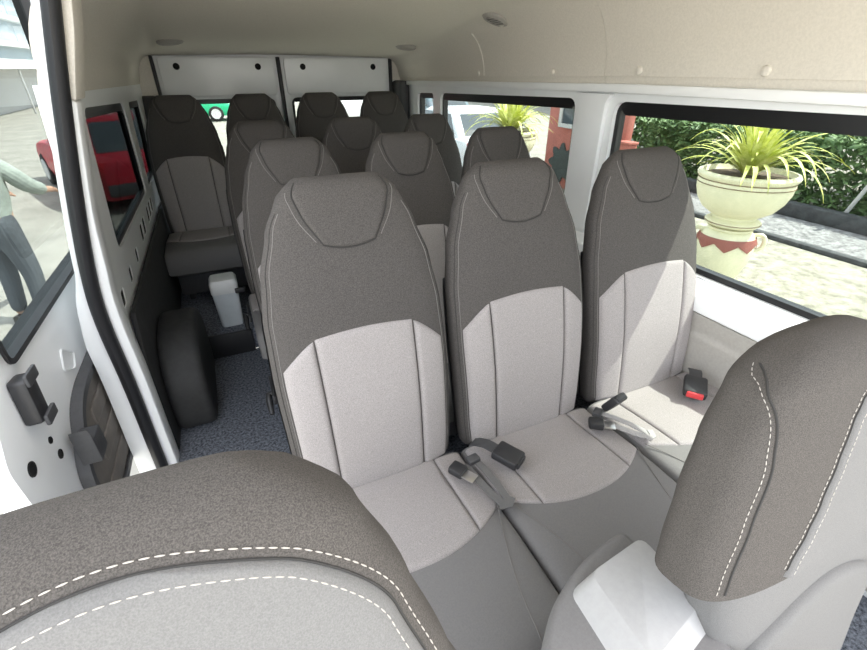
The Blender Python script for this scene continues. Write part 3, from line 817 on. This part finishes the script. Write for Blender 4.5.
MB().box(-.02,-.004,6.97,7.53,1.18,1.79).build('pane',M['dark_glass'],fr,smooth=False)

# shrubs and hedge
def leafy(name,label,cat,loc,rx,ry_,rz,n,size,m,seed,group=None,trunk=True,boxy=False):
    rd=random.Random(seed); mb=MB(); o=thing(name,label,cat,loc,0,group)
    for i in range(n):
        if boxy:
            p=Vector((rd.uniform(-rx,rx),rd.uniform(-ry_,ry_),rd.uniform(.02,2*rz)))
            f=rd.choice((0,0,1,2)); 
            if f==0: p.x=-rx+rd.uniform(-.06,.10)
            elif f==1: p.z=2*rz+rd.uniform(-.08,.06)
        else:
            while True:
                p=Vector((rd.uniform(-1,1),rd.uniform(-1,1),rd.uniform(-1,1)))
                if .45<p.length<1: break
            nz=noise.noise(p*2.3+Vector((seed,0,0)))
            p=p*(1+.35*nz); p=Vector((p.x*rx,p.y*ry_,rz*1.05+p.z*rz))
        L=size*rd.uniform(.6,1.3); e=Euler((rd.uniform(-1.1,1.1),rd.uniform(-1.1,1.1),rd.uniform(0,6.3))).to_matrix()
        q=[Vector((0,-L,0)),Vector((L*.38,-L*.2,.0)),Vector((0,L,L*.15)),Vector((-L*.38,-L*.2,.0))]
        mb.add([p+e@w for w in q],[(0,1,2,3)])
    mb.build('foliage',m,o,smooth=False)
    if trunk:
        t=MB()
        for k in range(4):
            a=k*1.6+seed; t.tube([(0,0,0),(.05*math.cos(a),.05*math.sin(a),rz*.5),(.4*rx*math.cos(a),.4*ry_*math.sin(a),rz*1.3)],[.06,.045,.02],7)
        t.build('stem',M['bark'],o)
    return o
leafy('clipped_hedge','clipped dark green hedge running behind the tall kerb','hedge',(9.30,3.6,GZ),.50,4.9,.55,15000,.085,M['leaf_d'],1,trunk=False,boxy=True)
sg='shrubs behind the hedge'
for i,(x,y,rx,ry_,rz,m,lb) in enumerate((
   (11.6,9.2,1.0,1.15,1.9,'leaf_g','bushy green shrub beside the red pillar at the left edge of the nearest window'),
   (11.6,6.35,1.1,1.15,2.0,'leaf_g','bushy green shrub directly behind the urn plant'),
   (11.6,3.5,1.1,1.15,1.9,'leaf_g','bright green leafy shrub right of the urn plant, at the right window edge'),
   (11.6,.5,1.2,1.25,1.9,'leaf_d','dark shrub at the far right end of the hedge'),
   (14.6,10.6,1.6,1.8,2.6,'leaf_d','dark tree-like shrub behind the red pillar'))):
    leafy('shrub',lb,'shrub',(x,y,GZ),rx,ry_,rz,9000,.15,M[m],20+i,sg)
mb=MB().tube([(8.53,3.58,GZ),(8.50,3.30,.25)],.03,10); tag(mb.build('leaning_stake',M['frame_gr']),'thin pale stake leaning in front of the hedge','stake')

# cars
def car(label,loc,rz,paint,L=4.3,Wd=1.75,Ht=1.45,hood=.95,group=None,boxy=.0):
    r=thing('parked_car',label,'car',loc,rz,group); hw=Wd/2; h=L/2
    # lower body: loft of cross sections along x (front is +x)
    def belt(x):  # top height of the lower body
        u=x/h
        if u>.38: return .92-.16*((u-.38)/.62)**1.5
        if u<-.70: return .95-.05*((-u-.70)/.30)
        return .93
    rings=[]
    xs=[-h,-h+.05,-h+.2]+[-h+.2+(L-.4)*i/16 for i in range(1,16)]+[h-.2,h-.05,h]
    for x in xs:
        u=abs(x)/h; k=1-.10*u**6; e=.86 if abs(x)>=h-.001 else (.95 if abs(x)>h-.06 else 1)
        w=hw*k*e; zt=belt(x)*(1 if e==1 else .96); zb=.24 if e>.9 else .32
        prof_=[(-w*.94,zb),(-w,zb+.16),(-w,.62),(-w*.96,zt-.05),(-w*.86,zt),(w*.86,zt),(w*.96,zt-.05),(w,.62),(w,zb+.16),(w*.94,zb)]
        rings.append([(x,a,b) for a,b in prof_])
    body=MB().loft(rings).build('body',M[paint],r,angle=50)
    # cabin
    x0,x1=-h*(.93 if boxy else .86),h*.42; t0,t1=-h*(.78 if boxy else .55),h*.06
    secs=[(.88,x0,x1,hw*.90),(1.06,x0+.25*(t0-x0),x1+.30*(t1-x1),hw*.87),(Ht-.10,x0+.85*(t0-x0),x1+.86*(t1-x1),hw*.74),(Ht-.02,t0+.03,t1-.05,hw*.68),(Ht,t0+.25,t1-.3,hw*.55)]
    rg=[]
    for z,a,b,w in secs:
        rg.append([(x,y,z) for x,y in rpoly([(a,-w),(b,-w),(b,w),(a,w)],.14,4)])
    cab=MB().loft(rg).build('cabin',M[paint],r,angle=40)
    za,zb=.95,Ht-.09
    def at(z):
        for (z0,a0,b0,w0),(z1_,a1,b1,w1) in zip(secs,secs[1:]):
            if z<=z1_: k=(z-z0)/(z1_-z0); return a0+(a1-a0)*k,b0+(b1-b0)*k,w0+(w1-w0)*k
    lev=[za,1.058,(1.06+Ht-.10)/2,Ht-.102,zb]
    A=[at(z) for z in lev]
    def pane(nm,fn):
        o_=[fn(i,0,.008) for i in range(len(lev))]; p_=[fn(i,1,.008) for i in range(len(lev))]
        q_=[fn(i,0,-.02) for i in range(len(lev))]; r_=[fn(i,1,-.02) for i in range(len(lev))]
        MB().loft([[o_[i],p_[i],r_[i],q_[i]] for i in range(len(lev))]).build(nm,M['dark_glass'],cab,smooth=False)
    for sy in (-1,1):
        for f0_,f1_ in ((.07,.50),(.53,.93)):
            pane('side_window',lambda i,e,d: (A[i][0]+(A[i][1]-A[i][0])*(f1_ if e else f0_), sy*(A[i][2]+d), lev[i]))
    pane('windscreen',lambda i,e,d:(A[i][1]+d,(1 if e else -1)*(A[i][2]-.15),lev[i]))
    pane('rear_window',lambda i,e,d:(A[i][0]-d,(1 if e else -1)*(A[i][2]-.15),lev[i]))
    for sx in (-1,1):
        for sy in (-1,1):
            w=MB().lathe([(.15,-.10),(.29,-.11),(.315,-.09),(.32,0),(.315,.09),(.29,.11),(.20,.115),(.15,.10)],28).build('wheel',M['tyre'],r)
            w.location=(sx*h*.62,sy*(hw-.10),.32); w.rotation_euler=(PI/2,0,0)
            MB().lathe([(.19,-.117),(.205,-.119),(.205,.119),(.19,.117),(.05,.122)],20).build('rim',M['rim'],w)
    for sy in (-1,1):
        mb=MB().box(h-.10,h-.012,sy*hw*.62-.18,sy*hw*.62+.18,.62,.75); mb.bevel(.03); mb.build('headlamp',M['lamp_clear'],body)
        mb=MB().box(-h+.012,-h+.10,sy*hw*.72-.12,sy*hw*.72+.12,.62,.86); mb.bevel(.03); mb.build('tail_lamp',M['lamp_red'],body)
    mb=MB().box(h-.09,h+.03,-hw*.82,hw*.82,.30,.50).box(-h-.03,-h+.09,-hw*.82,hw*.82,.30,.50); mb.bevel(.03); mb.build('bumper',M['plastic_dk'],body)
    return r
cg='cars parked around the van'
car('red parked car seen through the left side windows, dark window band above',(-1.85,11.0,GZ),math.radians(113),'car_red',4.4,1.75,1.46,group=cg).scale=(1,1,.97)
car('blue-grey parked car left of the red car, seen through the sliding door glass',(-6.2,13.6,GZ),PI/2,'car_dark',4.3,1.72,1.40,group=cg)
car('green parked car seen side-on through the left rear door window',(-.90,25.0,GZ),0,'car_green',4.2,1.7,1.42,group=cg)
car('pale parked car seen through the right rear door window',(6.2,22.0,GZ),.25,'car_white',4.4,1.75,1.45,group=cg)
car('silver parked car in the second right window, its roof behind the urn plant',(5.35,10.5,GZ),PI/2,'car_silver',4.4,1.80,1.42,group=cg).scale=(1,1,.95)
car('blue-grey parked car farther off in the second right window, beyond the silver car',(7.9,16.6,GZ),-PI/2,'car_dark',4.6,1.8,1.55,group=cg,boxy=1)

# building on the left with white floor bands
b=thing('office_building','pale blue building with white floor bands, seen through the sliding door glass','building',(-12,30,GZ))
mb=MB().box(-9,0,-20,32,0,12); mb.build('wall',M['bldg'],b,smooth=False)
for i,z in enumerate((3.4,5.1,6.9,8.6,10.4)):
    mb=MB().box(-.02,.55,-20,32,z,z+.30); mb.bevel(.02); mb.build('floor_band',M['ledge'],b)
for i,z in enumerate((1.2,3.75,5.45,7.25,8.95)):
    for k in range(9):
        mb=MB().box(-.02,.05,-19+k*5.6,-14.6+k*5.6,z,z+1.15); mb.build('window',M['bldg_glass'],b,smooth=False)
# white canopy in front of it
cn=thing('shop_canopy','long white canopy on posts in front of the pale blue building','canopy',(-9.6,24,GZ))
mb=MB().prism([(0,2.35),(1.6,2.05),(1.6,2.22),(0,2.55)],lambda a,z:(a,-12,z),lambda a,z:(a,22,z)); mb.bevel(.02); mb.build('roof',M['canopy'],cn)
for k in range(6):
    MB().tube([(1.5,-11+k*6.4,0),(1.5,-11+k*6.4,2.1)],.05,8).build('post',M['pole'],cn)
mb=MB().box(-.05,0,-12,22,0,2.4); mb.build('shop_front',M['frame_gr'],cn,smooth=False)
# pale buildings closing the view behind
w=thing('rear_building','pale grey building closing the view behind the rear door windows','building',(10,66,GZ))
MB().box(-16,26,0,8,0,7).build('wall',M['frame_gr'],w,smooth=False)
for z in (1.2,4.1):
    for k in range(10):
        MB().box(-14+k*3.9,-11.8+k*3.9,-.05,.02,z,z+1.6).build('window',M['bldg_glass'],w,smooth=False)
w=thing('side_building','pale building far behind the silver parked cars','building',(20,30,GZ))
MB().box(0,8,-14,12,0,6).build('wall',M['frame_gr'],w,smooth=False)
for k in range(6): MB().box(-.05,.02,-13+k*4,-10.6+k*4,1.3,2.9).build('window',M['bldg_glass'],w,smooth=False)

# ------------------------------------------------------------------ person by the door
def person(label,loc,rz):
    r=thing('person',label,'person',loc,rz)
    joints={'pel':(0,0,.92),'waist':(.02,0,1.06),'chest':(.07,0,1.28),'neck':(.13,0,1.45),'headb':(.17,0,1.53),'head':(.21,0,1.63),
     'hipL':(0,.085,.80),'kneeL':(.04,.11,.48),'ankL':(-.02,.12,.09),'toeL':(.15,.13,.04),
     'hipR':(0,-.085,.80),'kneeR':(.02,-.12,.48),'ankR':(-.06,-.13,.09),'toeR':(.11,-.14,.04),
     'shL':(.10,.17,1.40),'elL':(.22,.22,1.16),'wrL':(.42,.20,1.10),'shR':(.10,-.17,1.40),'elR':(.26,-.22,1.20),'wrR':(.47,-.18,1.12)}
    rad={'pel':.135,'waist':.125,'chest':.145,'neck':.058,'headb':.065,'head':.098,'hip':.088,'knee':.058,'ank':.042,'toe':.038,'sh':.068,'el':.045,'wr':.03}
    ed=[('pel','waist'),('waist','chest'),('chest','neck'),('neck','headb'),('headb','head')]
    for s in 'LR': ed+=[('pel','hip'+s),('hip'+s,'knee'+s),('knee'+s,'ank'+s),('ank'+s,'toe'+s),('chest','sh'+s),('sh'+s,'el'+s),('el'+s,'wr'+s)]
    def skin(name,keys,edges,m,k=1.0,add=0,root_key=None,extra=None):
        me=bpy.data.meshes.new(name); ks=list(keys); pos=dict(joints); 
        if extra: pos.update({a:b[0] for a,b in extra.items()})
        me.from_pydata([pos[q] for q in ks],[(ks.index(a),ks.index(b)) for a,b in edges],[])
        o=bpy.data.objects.new(name,me); C.objects.link(o); o.parent=r; me.materials.append(m)
        md=o.modifiers.new('skin','SKIN'); 
        for i,q in enumerate(ks):
            rr=(extra[q][1] if extra and q in extra else rad[q.rstrip('LR')])*k+add
            me.skin_vertices[0].data[i].radius=(rr,rr)
        me.skin_vertices[0].data[0].use_root=True
        sb=o.modifiers.new('sub','SUBSURF'); sb.levels=2; sb.render_levels=2
        return o
    ex={}; hed=[]
    for s,sg in (('L',1),('R',-1)):
        wx,wy,wz=joints['wr'+s]
        ex['palm'+s]=((wx+.07,wy,wz-.01),.034); hed.append(('wr'+s,'palm'+s))
        for f,(oy,ln) in enumerate(((.030,.085),(.010,.095),(-.010,.09),(-.028,.07))):
            a='f%d%s'%(f,s); b_='g%d%s'%(f,s)
            ex[a]=((wx+.07+ln*.55,wy+oy,wz-.02),.011); ex[b_]=((wx+.07+ln*.85,wy+oy,wz-.055),.009); hed+=[('palm'+s,a),(a,b_)]
        ex['th'+s]=((wx+.075,wy+sg*-.055,wz-.03),.012); ex['ti'+s]=((wx+.105,wy+sg*-.065,wz-.05),.010); hed+=[('wr'+s,'th'+s),('th'+s,'ti'+s)]
    body=skin('body',list(joints)+list(ex),ed+hed,M['skin'],1,0,extra=ex)
    kj=['chest','waist','pel','neck','shL','elL','wrL','shR','elR','wrR']
    skin('jacket',['chest','waist','pel','neck','shL','elL','wrL','shR','elR','wrR'],[('chest','waist'),('waist','pel'),('chest','neck'),('chest','shL'),('shL','elL'),('elL','wrL'),('chest','shR'),('shR','elR'),('elR','wrR')],M['jacket'],1.0,.028)
    skin('trousers',['pt','pel','hipL','kneeL','ankL','hipR','kneeR','ankR'],[('pt','pel'),('pel','hipL'),('hipL','kneeL'),('kneeL','ankL'),('pel','hipR'),('hipR','kneeR'),('kneeR','ankR')],M['trouser'],1.0,.020,extra={'pt':((.02,0,1.08),.125),'pel':((0,0,.95),.130),'hipL':((.0,.085,.80),.092),'hipR':((.0,-.085,.80),.092)})
    for s in 'LR':
        x,y,z=joints['ank'+s]; mb=MB().loft([[(x-.08+.27*u,y+.045*(1-.3*abs(2*u-1))*math.cos(a),.045+.045*(1.1-.4*u)*math.sin(a)) for a in [2*PI*k/12 for k in range(12)]] for u in [i/8 for i in range(9)]])
        mb.build('shoe',M['shoe'],r)
    hx,hy,hz=joints['head']
    def sph(c,rr,zmin=None):
        rings=[]
        for i in range(13):
            a=-PI/2+PI*i/12
            rings.append([(c[0]+rr[0]*max(.01,math.cos(a))*math.cos(2*PI*k/20),c[1]+rr[1]*max(.01,math.cos(a))*math.sin(2*PI*k/20),c[2]+rr[2]*math.sin(a)) for k in range(20)])
        return MB().loft(rings)
    sph((hx-.018,hy,hz+.035),(.112,.105,.10)).build('hair',M['hair'],r)
    for sy in (-1,1):
        sph((hx+.088,sy*.032,hz+.005),(.012,.014,.011)).build('eye',M['lamp_clear'],r)
        sph((hx,sy*.098,hz-.01),(.022,.012,.032)).build('ear',M['skin'],r)
    sph((hx+.105,0,hz-.018),(.022,.015,.026)).build('nose',M['skin'],r)
    sph((hx+.090,0,hz-.058),(.012,.026,.008)).build('mouth',M['lamp_red'],r)
    return r
person('person in a grey-green jacket and dark trousers leaning forward outside the sliding door',(-1.86,5.0,GZ),1.2)

# ------------------------------------------------------------------ light
w=bpy.data.worlds.new('sky'); bpy.context.scene.world=w; w.use_nodes=True
nt=w.node_tree; bg=nt.nodes['Background']
sk=nt.nodes.new('ShaderNodeTexSky'); sk.sky_type='NISHITA'; sk.sun_disc=False
sk.sun_elevation=math.radians(56); sk.sun_rotation=math.radians(110); sk.air_density=1.0; sk.dust_density=2.5; sk.ozone_density=1.0
mixc=nt.nodes.new('ShaderNodeMix'); mixc.data_type='RGBA'; mixc.inputs['Factor'].default_value=.55
mixc.inputs['B'].default_value=(8.0,8.0,7.8,1)
nt.links.new(sk.outputs['Color'],mixc.inputs['A']); nt.links.new(mixc.outputs['Result'],bg.inputs['Color'])
bg.inputs['Strength'].default_value=.32
sun=bpy.data.lights.new('sun','SUN'); sun.energy=8.5; sun.angle=math.radians(.6); sun.color=(1,.96,.88)
so=bpy.data.objects.new('sun',sun); C.objects.link(so)
so.rotation_euler=Vector((-.61,.20,-.90)).to_track_quat('-Z','Y').to_euler()
# light portals in the openings the daylight comes through
def portal(name,c,nrm,sx,sy):
    l=bpy.data.lights.new(name,'AREA'); l.shape='RECTANGLE'; l.size=sx; l.size_y=sy; l.cycles.is_portal=True
    o=bpy.data.objects.new(name,l); C.objects.link(o); o.location=c; o.rotation_euler=Vector(nrm).to_track_quat('-Z','Y').to_euler()
portal('windscreen_portal',(.55,-.50,.95),(0,1,0),2.0,1.9)
portal('side_window_portal',(1.66,1.7,1.0),(-1,0,0),3.4,.7)

# ------------------------------------------------------------------ camera
cam=bpy.data.cameras.new('camera'); co=bpy.data.objects.new('camera',cam); C.objects.link(co)
cam.sensor_width=36; cam.lens=448/867*36; cam.clip_start=.02; cam.clip_end=300
co.matrix_world=Matrix(((0.909,0.207,-0.363,0),(-0.418,0.452,-0.788,0),(0.001,0.868,0.497,CAMZ),(0,0,0,1)))
loc,rot,sca=co.matrix_world.decompose(); co.matrix_world=Matrix.Translation(loc)@rot.to_matrix().to_4x4()
sc=bpy.context.scene; sc.camera=co
sc.view_settings.view_transform='Standard'; sc.view_settings.look='None'; sc.view_settings.gamma=1; sc.view_settings.use_curve_mapping=False
sc.view_settings.exposure=1.33
